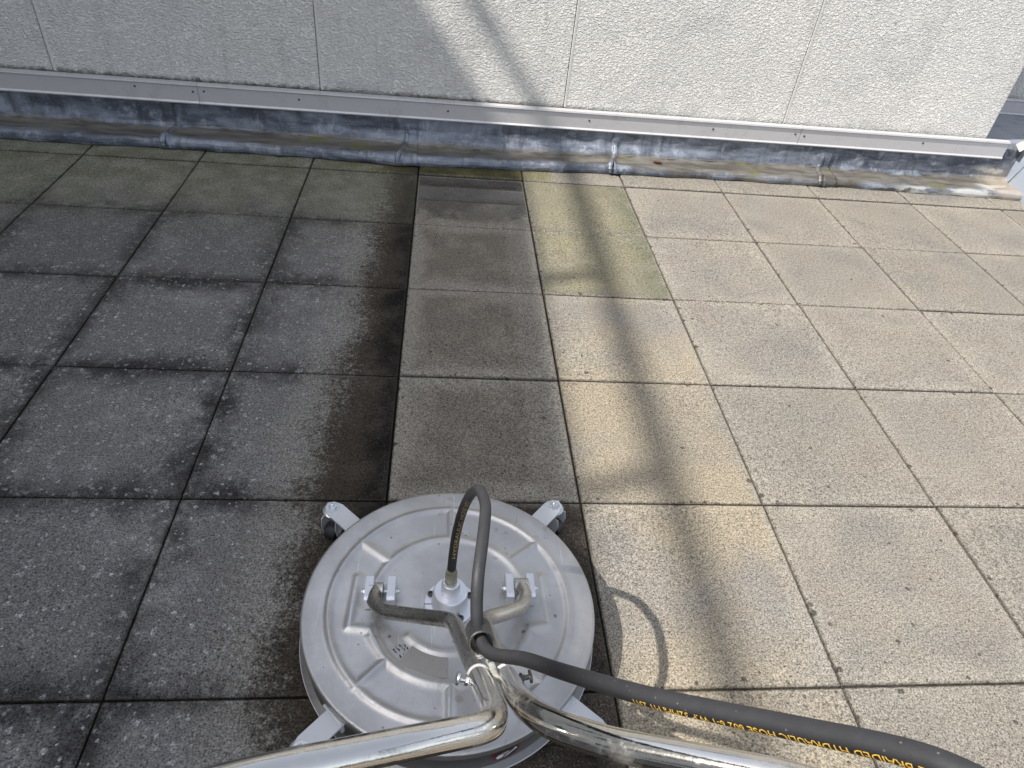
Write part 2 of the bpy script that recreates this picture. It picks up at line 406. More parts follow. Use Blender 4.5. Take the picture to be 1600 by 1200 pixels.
def flat(name, c, r=.6, m=0.0):
    n = N(name); a = n.noise(60, 3, .6)
    return n.fin(n.mix(n.mul(n.rng(a, .45, .7), .25), c, tuple(x * .5 for x in c)), r, m, n.bump(a, .0003))
DARK = flat('joint bed', (.018, .016, .014), .9)
YEL = flat('yellow ink', (.62, .38, .05), .5)
YELD = flat('worn yellow ink', (.36, .25, .09), .6)
RED = flat('red ink', (.17, .03, .03), .45); BLK = flat('black ink', (.02, .018, .018), .45); WHT = flat('white ink', (.62, .58, .58), .5)  # red darkened in its colour for the shade on the skirt
STICK = m_metal('grey foil label', (.30, .285, .265), .55, .3, .5, (.30, .28, .26), 30, .0003)
SEAL = flat('pale sealant tape', (.42, .40, .35), .6)
LEAF = flat('dry leaf', (.085, .040, .018), .8); STONE = flat('pale stone chip', (.55, .54, .5), .8)
CLIP = flat('worn white clamp collar', (.72, .70, .70), .45, .2)
WELD = m_metal('chalky weld', (.42, .42, .38), .7, .2, .6, (.62, .62, .58), 60, .002)

# ================================================================== SETTING
# roof deck under the slabs
b = B(); b.box((0, -6, -.045), (16, 15, .05)); tag(b.build('roof_deck', DARK, smooth=False), kind='structure')

# paving slabs, one sheet of bevelled slabs with open joints
def paving():
    S = .5; g = .0028; verts, faces, uvs, kinds, rn = [], [], [], [], []
    def slab(x0, x1, y0, y1, kind, dz, tx, ty, jx, jy):
        T = .030; bv = .0035; r = random.random(); k0 = len(verts)
        x0 += g; x1 -= g; y0 += g + (.0025 if y1 - y0 < .4 else 0); y1 -= g
        cx, cy = (x0 + x1) / 2, (y0 + y1) / 2
        def P(x, y, z): return (x + jx, y + jy, z + dz + (x - cx) * tx + (y - cy) * ty)
        # rings: bottom, top edge, chamfer
        out = [(x0, y0), (x1, y0), (x1, y1), (x0, y1)]
        inn = [(x0 + bv, y0 + bv), (x1 - bv, y0 + bv), (x1 - bv, y1 - bv), (x0 + bv, y1 - bv)]
        vs = [P(*p, -T) for p in out] + [P(*p, -bv * .8) for p in out] + [P(*p, 0) for p in inn]
        verts.extend(vs)
        F = []
        for i in range(4):
            j = (i + 1) % 4
            F.append((i, j, 4 + j, 4 + i)); F.append((4 + i, 4 + j, 8 + j, 8 + i))
        F.append((8, 9, 10, 11))
        for f in F:
            faces.append([k0 + q for q in f])
            for q in f:
                vx, vy = (out + out + inn)[q]
                full = .5
                uvs.append(((vx - x0) / (x1 - x0), (vy - y0) / full if (y1 - y0) < .3 else (vy - y0) / (y1 - y0)))
            kinds.append(kind); rn.append(r)
    for j in range(-1, 14):
        y1, y0 = (-j * S, -(j + 1) * S) if j >= 0 else (.30, 0.0)
        for i in range(-9, 7):
            x0, x1 = i * S, (i + 1) * S
            if x1 > 3.3: 
                if x0 > 3.1: continue
                x1 = 3.19
            kind = [0, 0, 0]
            if i < 0: kind[0] = 1
            elif i == 0: kind[2] = 1
            elif i == 1 and j in (0, 1): kind[1] = 1
            flatp = (i == 0 and j == 0)
            dz = 0 if flatp else random.uniform(-.0012, .0012)
            tx = 0 if flatp else random.uniform(-.004, .004); ty = 0 if flatp else random.uniform(-.004, .004)
            if j == -1 and (i == 0 or i > 1): dz = .0035
            if flatp: dz = -.002
            jx = 0 if flatp else random.uniform(-.0008, .0008); jy = 0 if flatp else random.uniform(-.0008, .0008)
            slab(x0, x1, y0, y1, kind, dz, tx, ty, jx, jy)
    me = bpy.data.meshes.new('pavement'); me.from_pydata(verts, [], faces)
    uv = me.uv_layers.new(name='UVMap'); uv.data.foreach_set('uv', np.array(uvs, dtype=np.float32).ravel())
    a = me.attributes.new('kind', 'FLOAT_COLOR', 'FACE')
    a.data.foreach_set('color', np.array([[*k, 1] for k in kinds], dtype=np.float32).ravel())
    r = me.attributes.new('rnd', 'FLOAT', 'FACE'); r.data.foreach_set('value', np.array(rn, dtype=np.float32))
    me.update(); o = link('pavement', me, PAV); tag(o, kind='structure'); return o
paving()

# loose grit caught in and beside the joints, and a few crumbs on the slabs
def grit():
    bm = bmesh.new(); rg = random.Random(21)
    def stone(x, y, s):
        m = Matrix.Translation((x, y, s * .25)) @ Matrix.Rotation(rg.uniform(0, 6.3), 4, 'Z') @ Matrix.Diagonal((s * rg.uniform(.8, 1.6), s, s * rg.uniform(.35, .7), 1))
        q = bmesh.ops.create_icosphere(bm, subdivisions=1, radius=.5, matrix=m)
        for v in q['verts']: v.co += Vector((rg.uniform(-1, 1), rg.uniform(-1, 1), rg.uniform(-1, 1))) * s * .12
    for _ in range(420):
        if rg.random() < .5: x = .5 * rg.randint(1, 6) + rg.gauss(0, .006); y = rg.uniform(-3.2, .08)
        else: x = rg.uniform(.5, 3.1); y = -.5 * rg.randint(0, 6) + rg.gauss(0, .006)
        stone(x, y, rg.choice((.002, .0025, .003, .004)) * rg.uniform(.8, 1.3))
    for _ in range(26):                       # a few bigger clots near joints
        x = .5 * rg.randint(0, 6) + rg.gauss(0, .02); y = -.5 * rg.randint(1, 6) + rg.gauss(0, .02)
        if x > .02:
            for _k in range(rg.randint(2, 5)): stone(x + rg.gauss(0, .004), y + rg.gauss(0, .003), rg.uniform(.003, .006))
    for _ in range(160): stone(rg.uniform(-2.4, 0), -.5 * rg.randint(0, 6) + rg.gauss(0, .004), rg.uniform(.0015, .003))
    me = bpy.data.meshes.new('grit'); bm.to_mesh(me); bm.free()
    tag(link('grit', me, flat('dark grit', (.055, .047, .038), .9)), kind='stuff')
grit()
# little moss tuft growing at the foot of the flashing
mb = B(); rg = random.Random(5)
for _ in range(150):
    a = rg.uniform(0, 6.3); q = abs(rg.gauss(0, .011)); p = Vector((-.655 + q * math.cos(a) * 1.3, .106 + q * math.sin(a) * .6, 0)); h = rg.uniform(.004, .012) * max(.3, 1 - q / .03)
    t = Vector((rg.gauss(0, .003), rg.gauss(0, .003), h)); w_ = rg.uniform(.0008, .0016)
    vs = [mb.bm.verts.new(p + Vector((w_ * math.cos(k * 2.1 + a), w_ * math.sin(k * 2.1 + a), 0))) for k in range(3)] + [mb.bm.verts.new(p + t)]
    for k in range(3): mb.bm.faces.new((vs[k], vs[(k + 1) % 3], vs[3]))
tag(mb.build('moss_tuft', flat('moss', (.045, .055, .016), .9), None, False), 'tiny dark green moss tuft at the foot of the flashing', 'moss')

# ------------------------------------------------------------------ main rendered wall
wall = thing('rendered_wall', (.5, .30, 0), 'long pale textured render wall behind the terrace, bay joints running up it', 'wall')
jo = [-6.4, -5.235, -4.045, -2.855, -1.667, -.475, .696, 1.832, 2.962]
HW = 2.6
b = B(); b.box((-1.72, .41, HW / 2), (9.35, .19, HW)); b.build('wall_core', DARK, wall, False)
for k in range(len(jo) - 1):
    x0, x1 = jo[k] + .0018, jo[k + 1] - .0018
    b = B(); b.box(((x0 + x1) / 2, .3075, (HW + .245) / 2), (x1 - x0, .015, HW - .245))
    b.build('render_panel', STU, wall, False)
    # smooth trowelled margin, proud of the texture, right of every joint
    m = B(); m.box((x0 + .008, .3022, (HW + .262) / 2), (.013, .006, HW - .262), bev=.002)
    if k: m.build('joint_margin', flat('smooth render margin', (.56, .55, .52), .8) if k == 1 else bpy.data.materials['smooth render margin'], wall, False)
b = B(); b.box((-1.72, .42, HW + .03), (9.5, .36, .05), bev=.006); b.build('coping', TRIM, wall)
# return face of the corner
b = B(); b.box((2.965, .405, HW / 2 + .12), (.012, .19, HW - .24)); b.build('render_return', STU, wall, False)

# aluminium cover strips and their screws
def strip(x0, x1, y, screws, nm_par):
    b = B()
    prof = [(.000, .165), (-.022, .166), (-.024, .171), (-.018, .178), (-.018, .244), (-.024, .250), (-.022, .2575), (.004, .2600), (.004, .165)]
    rs = [[Vector((x, y + p[0], p[1])) for p in prof] for x in (x0, x1)]
    b.rings(rs); o = b.build('cover_strip', TRIM, nm_par, True, 20)
    for sx, sz in screws:
        s = B(); s.lathe((sx, y - .0178, sz), [(.0052, 0), (.0052, .0012), (.0036, .0026), (.0010, .0028)], 14, Vector((0, -1, 0)))
        s.build('screw', DARKST, o)
    return o
strip(-4.6, -1.0335, .288, [(-3.9, .22), (-3.1, .22), (-2.35, .221), (-1.312, .228), (-1.055, .221)], wall)
strip(-1.0315, 1.9305, .288, [(-1.005, .226), (-.573, .219), (.132, .214), (.83, .216), (1.468, .217), (1.905, .221)], wall)
strip(1.9325, 3.085, .288, [(1.955, .214), (2.608, .221)], wall)

# ------------------------------------------------------------------ recessed wall beyond the corner
rec = thing('recessed_wall', (4.6, 1.2, 0), 'set-back section of pale render wall beyond the corner at the right edge', 'wall')
b = B(); b.box((4.9, 1.1875, HW / 2 + .12), (4.0, .17, HW - .24)); b.build('render_panel', STU, rec, False)
strip(2.95, 6.9, 1.088, [(3.4, .22)], rec)
b = B()
prof = [(1.09, .165), (.98, .175), (.60, .222), (.42, .236), (.315, .243), (.306, .236), (.306, .0), (1.09, 0)]
b.rings([[Vector((x, p[0], p[1] + (random.uniform(-.004, .004) if 1 else 0))) for p in prof] for x in np.linspace(2.975, 6.5, 30)])
b.build('ledge_sheet', m_metal('brightened ledge lead', (.22, .24, .28), .5, .15, .6, (.12, .13, .16), 7, .003), rec, True, 50)  # paler lead: brightness put into the colour, as the recess lies in shade

# ------------------------------------------------------------------ lead flashing, lapped sheets
fl = thing('lead_flashing', (.5, .2, 0), 'blue-grey lead flashing dressed from wall strip down onto the paving edge', 'flashing')
ex = np.array([-5, -1.9, -1.3, -.78, -.3, -.01, .5, 1.1, 1.79, 2.45, 3.02, 3.3]); ey = np.array([.11, .11, .118, .122, .10, .084, .115, .146, .150, .142, .125, .125])
fx = np.array([-5, -2.2, -1.5, -1.1, -.6, -.05, .3, .8, 1.5, 2.3, 3.2]); crease = np.array([.262, .262, .270, .275, .262, .235, .225, .245, .262, .275, .280])
def lead_pt(x, s, lift=0.0):
    """s in 0..1 down the profile from the top (behind the strip) to the rolled front edge"""
    e = float(np.interp(x, ex, ey)) + .004 * math.sin(x * 9.1) + .003 * math.sin(x * 23 + 1); c = float(np.interp(x, fx, crease)) + .003 * math.sin(x * 13)
    P = [(.286, .215), (.284, .16), (.281, .10), (c + .004, .066), (c - .008, .050), (c - .030, .043), ((e + c) / 2, .040 + .003 * math.sin(x * 6)), (e + .030, .042),
         (e + .014, .041), (e + .003, .033), (e - .001, .020), (e + .001, .006), (e + .010, .002)]
    t = s * (len(P) - 1); i = min(int(t), len(P) - 2); f = t - i
    y = P[i][0] * (1 - f) + P[i + 1][0] * f; z = P[i][1] * (1 - f) + P[i + 1][1] * f
    if i >= 3 or True:
        w_ = .0022 * math.sin(x * 31 + s * 9) + .0015 * math.sin(x * 57 - s * 17)
        if i < 4: y += w_
        else: z += w_ * .8
    if lift:                                    # outward normal-ish
        if s < .28: y -= lift
        elif s < .7: z += lift; y -= lift * .2
        else: y -= lift; z += lift * .4
    return Vector((x, y, z))
def sheet(x0, x1, lift, seam_roll):
    nx = max(8, int((x1 - x0) / .012)); ns = 60; b = B(); g = []
    for i in range(nx + 1):
        x = x0 + (x1 - x0) * i / nx; row = []
        for k in range(ns + 1):
            s_ = k / ns; L = lift
            d = (x - (x0 + .012)) - .012 * math.sin(s_ * 7)
            if seam_roll: L += min(1.0, max(0.0, (s_ - .09) / .06)) * .014 * math.exp(-(d / .009) ** 2) * (1 if s_ < .93 else .6)
            L += .0025 if x > x1 - .004 else 0
            row.append(b.bm.verts.new(lead_pt(x, s_, L)))
        g.append(row)
    for i in range(nx):
        for k in range(ns): b.bm.faces.new((g[i][k], g[i + 1][k], g[i + 1][k + 1], g[i][k + 1]))
    bm = b.bm
    bmesh.ops.recalc_face_normals(bm, faces=bm.faces)
    o = b.build('flashing_sheet', LEAD, fl, True, 60)
    so_ = o.modifiers.new('thickness', 'SOLIDIFY'); so_.thickness = .0022; so_.offset = -1
    return o
seams = [-4.6, -3.35, -2.24, -1.165, -.085, .965, 2.075, 3.17]
for k in range(len(seams) - 1):
    sheet(seams[k] - .0, seams[k + 1] + .075, .0015 + .0042 * ((len(seams) - k) % 2), k > 0)
# rolled joint batten folds beside the two widest laps
for xs, wdt in ((-1.165, .020), (-.085, .015), (.965, .015), (2.075, .014)):
    pts = [lead_pt(xs + .010 + .014 * math.sin(s * 6.5) - .02 * s, s, .007) for s in np.linspace(.17, .88, 26)]
    b = B(); b.tube(pts, [wdt * (.55 + .45 * math.sin(math.pi * min(1, (i + 2) / 27))) * (1 + .12 * math.sin(i * 1.9)) for i in range(26)], 12)
    b.build('seam_fold', LEAD, fl)

# curled dry leaf lying on the flashing
b = B(); base = lead_pt(1.20, .50, .010); rs = []
for i in range(12):
    t = i / 11; wv = .011 * math.sin(math.pi * min(1, t * 1.04)) ** .7 + .0006; row = []
    for j in range(9):
        a = (j / 8 - .5) * 2; zz = .010 * abs(a) ** 1.7 * math.sin(math.pi * t) + .006 * (t - .5) ** 2 * 4 + .0012 * math.sin(j * 2.3 + i)
        row.append(base + Vector(((t - .5) * .050, a * wv + .004 * math.sin(t * 3), zz)))
    rs.append([b.bm.verts.new(p) for p in row])
for i in range(11):
    for j in range(8): b.bm.faces.new((rs[i][j], rs[i + 1][j], rs[i + 1][j + 1], rs[i][j + 1]))
lf = b.build('dry_leaf', LEAF, None, True, 60); sd = lf.modifiers.new('thickness', 'SOLIDIFY'); sd.thickness = .0006
tag(lf, 'small curled brown dead leaf lying on the flashing', 'leaf')
# lead-covered kerb at the right end, running toward the viewer
kb = thing('lead_kerb', (3.4, -1.5, 0), 'bright blue-white lead clad kerb in the far right corner beside the flashing', 'kerb')
b = B()
prof = [(3.185, .0), (3.182, .10), (3.185, .225), (3.205, .262), (3.24, .275), (3.55, .28), (3.55, 0)]
ys = np.linspace(.30, -6, 90)
b.rings([[Vector((p[0] + .004 * math.sin(y * 9 + i), y, p[1] + .003 * math.sin(y * 14 + i) * (p[1] > .01))) for i, p in enumerate(prof)] for y in ys])
KL = m_metal('sunlit pale lead', (.30, .34, .41), .5, .15, .6, (.17, .19, .23), 9, .002)  # lighter copy of the lead, sunlit brightness put into its colour
b.build('kerb_sheet', KL, kb, True, 50)
b = B(); b.rings([[Vector((3.178 - (k % 2) * .004, .262 - .10 * t, .02 + .235 * t)) + Vector((0, .018 * d, 0)) for d in (0, 1)] + [Vector((3.190, .262 - .10 * t + .018 * d, .02 + .235 * t)) for d in (1, 0)] for k, t in enumerate(np.linspace(0, 1, 9))])
b.build('overlap_lip', KL, kb)
# torn tape where strip, ledge and kerb meet
b = B(); pts = [(3.115, .262, .250), (3.16, .290, .258), (3.26, .30, .266), (3.25, .25, .268), (3.17, .235, .250), (3.135, .235, .222)]
f = b.bm.faces.new([b.bm.verts.new(p) for p in pts]); r = bmesh.ops.extrude_face_region(b.bm, geom=[f])
for v in r['geom']:
    if isinstance(v, bmesh.types.BMVert): v.co += Vector((.001, .002, -.003))
tp = b.build('sealing_tape', SEAL, None, True, 60); tag(tp, 'torn scrap of pale sealing tape stuck over the far right corner gap', 'tape')

# ------------------------------------------------------------------ neighbouring block on the sunny side (casts the shade)
blk = thing('neighbouring_building', (-8.0, -4, 0), 'tall pale rendered building standing left of the terrace with a rail on its roof', 'building')
XF = -5.9; HB = (.52 - XF - .04) / .75 - .032
b = B(); b.box((XF - 3, -5, HB / 2 - .1), (6, 34, HB + .2)); b.build('wall', STU, blk, False)
b = B()
b.box((XF - .16, -5, HB - .035 + .032), (.40, 34.1, .07), bev=.01)
HB2 = HB
cp = b.build('coping', TRIM, blk)
GLASS = m_metal('window glass', (.03, .035, .04), .04, .0, .05, (.05, .05, .05)); FRAME = flat('window frame', (.5, .5, .5), .4)
for yy in (-13, -9.2, -5.4, -1.6, 2.2):
    for zz in (2.2, 5.2):
        b = B()
        for dy, dz, sy, sz in ((0, .72, 1.5, .07), (0, -.72, 1.5, .07), (-.72, 0, .07, 1.37), (.72, 0, .07, 1.37)): b.box((XF + .02, yy + dy, zz + dz), (.08, sy, sz))
        fr_ = b.build('window', FRAME, blk, False)
        b = B(); b.box((XF + .01, yy, zz), (.02, 1.36, 1.36)); b.build('pane', GLASS, fr_, False)
rl = B(); XR = XF - .12; ZR = (.757 - XR) / .75
rl.box((XR, -5, ZR), (.065, 34, .065), bev=.01); ra = rl.build('handrail', DARKST, blk)
for k in range(-14, 12):
    yp = -3.12 + 1.06 * k
    rl = B(); rl.box((XR, yp, (ZR + HB2) / 2), (.05, .05, ZR - HB2 - .03)); rl.build('rail_post', DARKST, blk)

# ================================================================== SURFACE CLEANER
CX, CY = .159, -2.370
H0 = .119
mc = thing('surface_cleaner', (CX, CY, 0), 'round aluminium floor surface cleaner with steel handle standing on the damp slabs', 'surface cleaner')
def L(x, y, z): return Vector((CX + x, CY + y, z))

# pressed deck with raised beads
def deck():
    nr, na = 190, 1080; R_ = .297
    rs = np.concatenate([[0.0], np.linspace(.004, R_ - .006, nr)]); rim = [(R_ - .004, -.0004), (R_ - .0018, -.0014), (R_ - .0004, -.0034), (R_, -.006), (R_ - .0004, -.020)]
    an = np.linspace(0, 2 * np.pi, na, endpoint=False)
    RR, AA = np.meshgrid(rs[1:], an, indexing='ij'); Xg = RR * np.cos(AA); Yg = RR * np.sin(AA)
    H = np.zeros_like(Xg)
    def ridge(d, wdt, h): return h * np.exp(-(d / wdt) ** 2)
    def seg(ax, ay, bx, by):
        px, py = Xg - ax, Yg - ay; dx, dy = bx - ax, by - ay; t = np.clip((px * dx + py * dy) / (dx * dx + dy * dy), 0, 1)
        return np.hypot(px - t * dx, py - t * dy)
    def arc(r, a0, a1):
        a0, a1 = np.radians(a0), np.radians(a1); m = (a0 + a1) / 2; hw = (a1 - a0) / 2
        da = (AA - m + np.pi) % (2 * np.pi) - np.pi; inside = np.abs(da) <= hw
        e0 = np.hypot(Xg - r * np.cos(a0), Yg - r * np.sin(a0)); e1 = np.hypot(Xg - r * np.cos(a1), Yg - r * np.sin(a1))
        return np.where(inside, np.abs(RR - r), np.minimum(e0, e1))
    D = [np.abs(RR - .243) * 1.25, arc(.161, 18, 162), arc(.170, 205, 335), arc(.108, 222, 318)]
    for a in (90, 38, 142): 
        c_, s_ = math.cos(math.radians(a)), math.sin(math.radians(a)); D.append(seg(.161 * c_, .161 * s_, .243 * c_, .243 * s_))
    for a in (225, 270, 315):
        c_, s_ = math.cos(math.radians(a)), math.sin(math.radians(a)); D.append(seg(.170 * c_, .170 * s_, .243 * c_, .243 * s_))
    for s_ in (-1, 1):    # bracket pads
        D += [seg(s_ * .193, .060, s_ * .199, -.052), seg(s_ * .199, -.052, s_ * .158, -.058), seg(s_ * .158, -.058, s_ * .128, -.112)]
    d = np.minimum.reduce(D)
    H = ridge(d, .0088, .0046)
    H += .0006 * np.clip((RR - .238) / .012, 0, 1)
    H += .0008 * np.sin(3 * AA + 1) * (RR / R_) ** 2 + .0005 * np.sin(7 * AA) * np.sin(RR * 30)
    H -= .0035 * (RR / R_) ** 2 * 0
    V = [(0, 0, H0)]
    V += [(x, y, H0 + h) for x, y, h in zip(Xg.ravel(), Yg.ravel(), H.ravel())]
    hr = H[-1]
    for (r, dz) in rim:
        V += [(r * math.cos(a), r * math.sin(a), H0 + float(hr[i]) + dz) for i, a in enumerate(an)]
    F = [(0, 1 + k, 1 + (k + 1) % na) for k in range(na)]
    for i in range(nr - 1 + len(rim)):
        a0 = 1 + i * na
        F += [(a0 + k, a0 + na + k, a0 + na + (k + 1) % na, a0 + (k + 1) % na) for k in range(na)]
    me = bpy.data.meshes.new('deck_plate'); me.from_pydata(V, [], F); me.update()
    me.polygons.foreach_set('use_smooth', [True] * len(F))
    return link('deck_plate', me, DECK, mc)
deck()
b = B(); b.lathe((CX, CY, 0), [(.270, .106), (.2925, .106), (.2915, .060), (.2925, .040), (.300, .037), (.3045, .035), (.3045, .031), (.298, .030), (.286, .031), (.284, .100)], 160, caps=False)
b.build('skirt', SKIRT, mc, True, 30)
b = B(); b.lathe((CX, CY, 0), [(.3035, .0352), (.3055, .0345), (.306, .0325), (.3045, .0305), (.3015, .031)], 160, caps=False); b.build('skirt_lip', TRIM, mc)
b = B(); b.lathe((CX, CY, 0), [(.278, .038), (.290, .030), (.288, .004), (.280, .004)], 120, caps=False); b.build('bristle_ring', RUB, mc)

# four caster arms
def caster(dx, dy, fork_side):
    ang = math.atan2(dy, dx); ux = Vector((math.cos(ang), math.sin(ang), 0)); vx = Vector((-ux.y, ux.x, 0)); R3 = Matrix((ux, vx, Vector((0, 0, 1)))).transposed()
    r1 = math.hypot(dx, dy); z0 = .094; b = B(); pl = []
    w_ = .0215
    out = [(.262, -w_), (r1 - .008, -w_), (r1 + .012, -w_ * .62), (r1 + .020, 0), (r1 + .012, w_ * .62), (r1 - .008, w_), (.262, w_)]
    rs = []
    for z, s in ((z0 - .005, .98), (z0 - .0045, 1), (z0 - .0005, 1), (z0, .98)):
        rs.append([L(*(ux * a + vx * (c * s)).to_tuple()[:2], z) for a, c in out])
    b.rings(rs); arm = b.build('caster_arm', PAINT, mc, True, 25)
    c = L(ux.x * r1, ux.y * r1, z0)
    b = B(); b.lathe(c, [(.0135, 0), (.0135, .0016), (.009, .0018)], 24); b.hexa(c + Vector((0, 0, .0018)), .0095, .007); b.lathe(c + Vector((0, 0, .0086)), [(.0045, 0), (.0045, .0035), (.003, .0045)], 16)
    b.build('lock_nut', ZINC, arm)
    # swivel head plates, fork and wheel under the arm
    tl = Vector((fork_side[0], fork_side[1], 0)).normalized()
    b = B(); b.lathe(c - Vector((0, 0, .014)), [(.021, 0), (.024, .002), (.024, .005), (.018, .009)], 32); b.lathe(c - Vector((0, 0, .024)), [(.016, 0), (.0225, .003), (.0225, .008), (.010, .010)], 32)
    b.build('swivel_head', ZINC, arm)
    wc = c + tl * .010; wc.z = .022
    ax = tl.cross(Vector((0, 0, 1)))
    b = B()
    for s in (-1, 1):
        pr = [(-.017, .073), (.017, .073), (.021, .050), (.014, .018), (-.002, .016), (-.012, .040)]
        q = []
        for o_ in (.0, .0022):
            q.append([Vector((c.x, c.y, 0)) + tl * (a + .008) + ax * (s * (.0165 + o_)) + Vector((0, 0, z)) for a, z in pr])
        b.rings(q)
    b.build('fork', PAINT, arm, True, 30)
    b = B(); b.lathe(wc - ax * .013, [(.010, 0), (.0205, .0), (.022, .003), (.022, .023), (.0205, .026), (.010, .026)], 36, ax); wh = b.build('caster_wheel', RUB, arm)
    b = B(); b.lathe(wc - ax * .022, [(.004, 0), (.0065, .001), (.0065, .004), (.0045, .005), (.0045, .040), (.0065, .0405), (.0065, .044), (.003, .045)], 16, ax); b.build('axle_bolt', ZINC, wh)
caster(-.272, .268, (-.35, -.9)); caster(.248, .280, (.8, -.6)); caster(-.256, -.268, (-.5, -.8)); caster(.275, -.252, (.9, .5))
for a in (135, 45, 225, 315):
    u_ = Vector((math.cos(math.radians(a)), math.sin(math.radians(a)), 0)); R3 = Matrix((u_, Vector((-u_.y, u_.x, 0)), Vector((0, 0, 1)))).transposed()
    b = B(); b.box(L(u_.x * .296, u_.y * .296, .078), (.008, .052, .036), R3, .002); b.build('arm_gusset', PAINT, mc)

# rotary hub
hb = thing('swivel_hub', (0, 0, 0), None, None); hb.parent = mc
c0 = L(-.002, -.002, 0)
b = B(); b.lathe((c0.x, c0.y, H0), [(.0, 0), (.0515, .0), (.0515, .0050), (.0505, .0062), (.0350, .0064)], 64); b.build('hub_flange', MACH, hb)
b = B(); b.lathe((c0.x, c0.y, H0 + .006), [(.0375, 0), (.0360, .003), (.0350, .034), (.0340, .0385), (.0320, .0405), (.0195, .0405), (.0190, .041), (.0182, .066), (.0170, .0700), (.0150, .0715), (.011, .0716)], 64)
b.build('hub_body', MACH, hb, True, 25)
for a in (20, 110, 155, 245, 300):
    p = (c0.x + .0435 * math.cos(math.radians(a)), c0.y + .0435 * math.sin(math.radians(a)), H0 + .0062)
    b = B(); b.lathe(p, [(.0062, 0), (.0062, .0045), (.0052, .0055), (.0034, .0055), (.0034, .0025), (.0005, .0025)], 20); b.build('socket_screw', DARKST, hb)
b = B(); b.box((c0.x - .043, c0.y - .004, H0 + .0066), (.017, .0012, .001)); b.build('flange_split', BLK, hb, False)

# handle brackets
for s, x0, x1, y0 in ((-1, -.164, -.120, .020), (1, .120, .163, .026)):
    pr = thing('handle_bracket', (0, 0, 0), None, None); pr.parent = mc
    b = B(); b.box(L((x0 + x1) / 2, y0 - .005, H0 + .0015), (.058, .056, .003), None, .001); b.build('bracket_foot', PAINT, pr)
    for x in (x0, x1):
        b = B()
        yA, yB = y0 - .034, y0 + .026
        pf = [(yA, .0), (yB, .0), (yB, .026), (yB - .004, .030), (yA + .006, .034), (yA, .030)]
        b.rings([[L(x + dx, y, H0 + .003 + z) for y, z in pf] for dx in (-.0078, .0078)]); b.build('bracket_cheek', MACH, pr, True, 30)
    b = B(); ax = Vector((1, 0, 0)); xc = (x0 + x1) / 2
    b.lathe(L(x0 - .016, y0 - .004, H0 + .018), [(.0035, 0), (.0035, .084 + (x1 - x0) - .052), (.003, .0845 + (x1 - x0) - .052)], 12, ax)
    b.hexa(L(x0 - .012, y0 - .004, H0 + .018), .0065, .005, ax); b.hexa(L(x1 + .007, y0 - .004, H0 + .018), .0065, .005, ax); b.build('pivot_pin', ZINC, pr)

# handle: two bent arms that run up into sleeves, then spread as bars
def T3(*p): return [Vector(q) for q in p]
fkL = thing('handle_frame', (0, 0, 0), None, None); fkL.parent = mc
rt = .0142
armL = fillet(T3((.008, -2.352, .140), (.004, -2.378, .146), (.024, -2.412, .158), (.090, -2.440, .187), (.160, -2.482, .240), (.186, -2.640, .375), (.196, -2.735, .480)), [0, .012, .026, .02, .030, .0, 0])
ks = min(range(len(armL)), key=lambda i: (armL[i] - Vector((.160, -2.482, .240))).length)
b = B(); b.tube(armL[:ks + 1], rt, 28); b.build('lower_arm', DIRTCH, fkL)
b = B(); b.tube(armL[ks:], rt - .0002, 28); b.build('upright_tube', SATIN, fkL)
armR = fillet(T3((.302, -2.350, .150), (.308, -2.378, .160), (.298, -2.414, .176), (.262, -2.448, .208), (.212, -2.486, .248), (.224, -2.640, .380), (.229, -2.735, .480)), [0, .012, .030, .02, .030, .0, 0])
b = B(); b.tube(armR, rt, 28); b.build('lower_arm', SATIN, fkL)
for c_, q in (((.008, -2.352, .138), 1), ((.303, -2.350, .148), 1)):   # flattened pivot eyes
    b = B(); b.lathe(Vector(c_) + Vector((-.016, 0, 0)), [(.010, 0), (.016, .002), (.016, .030), (.010, .032)], 28, Vector((1, 0, 0))); b.build('pivot_eye', SATIN, fkL)
rs_ = .0161
barL = fillet(T3((.190, -2.683, .424), (.199, -2.795, .556), (.186, -2.842, .628), (.109, -2.872, .668), (-.016, -2.914, .716), (-.17, -2.975, .77), (-.33, -3.06, .80)), [0, .035, .030, .02, .03, .05, 0], 10)
barR = fillet(T3((.229, -2.683, .424), (.230, -2.778, .548), (.250, -2.836, .618), (.308, -2.876, .658), (.447, -2.940, .731), (.60, -3.03, .79), (.74, -3.13, .82)), [0, .035, .035, .02, .03, .05, 0], 10)
b = B(); b.tube(barL, rs_, 36); hl = b.build('handlebar', CHROME, fkL)
b = B(); b.tube(barR, rs_, 36); hr_ = b.build('handlebar', CHROME, fkL)
for bar, par in ((barL, hl), (barR, hr_)):      # rubber grips
    e = (Vector(bar[-1]) - Vector(bar[-2])).normalized(); b = B(); b.tube([Vector(bar[-1]) - e * .11, Vector(bar[-1]) + e * .012], .0205, 24); b.build('grip', RUB, par)
for p, s in ((barL, -1), (barR, 1)):
    d0 = (Vector(p[1]) - Vector(p[0])).normalized(); c = Vector(p[0])
    b = B(); b.lathe(c - d0 * .003, [(.0148, 0), (.0178, .0005), (.0182, .003), (.0174, .005), (.0146, .005)], 36, d0); b.build('sleeve_collar', CLIP, fkL)
    q = c + d0 * .020 + Vector((s * .0165, 0, 0)); axx = Vector((s, .1, .25)).normalized()
    b = B(); b.lathe(q, [(.0036, 0), (.0036, .013), (.0030, .014)], 12, axx); b.hexa(q + axx * .001, .0075, .0045, axx); b.lathe(q + axx * .014, [(.0085, 0), (.0095, .002), (.0085, .004), (.003, .005)], 16, axx); b.build('clamp_bolt', ZINC if s < 0 else DARKST, fkL)
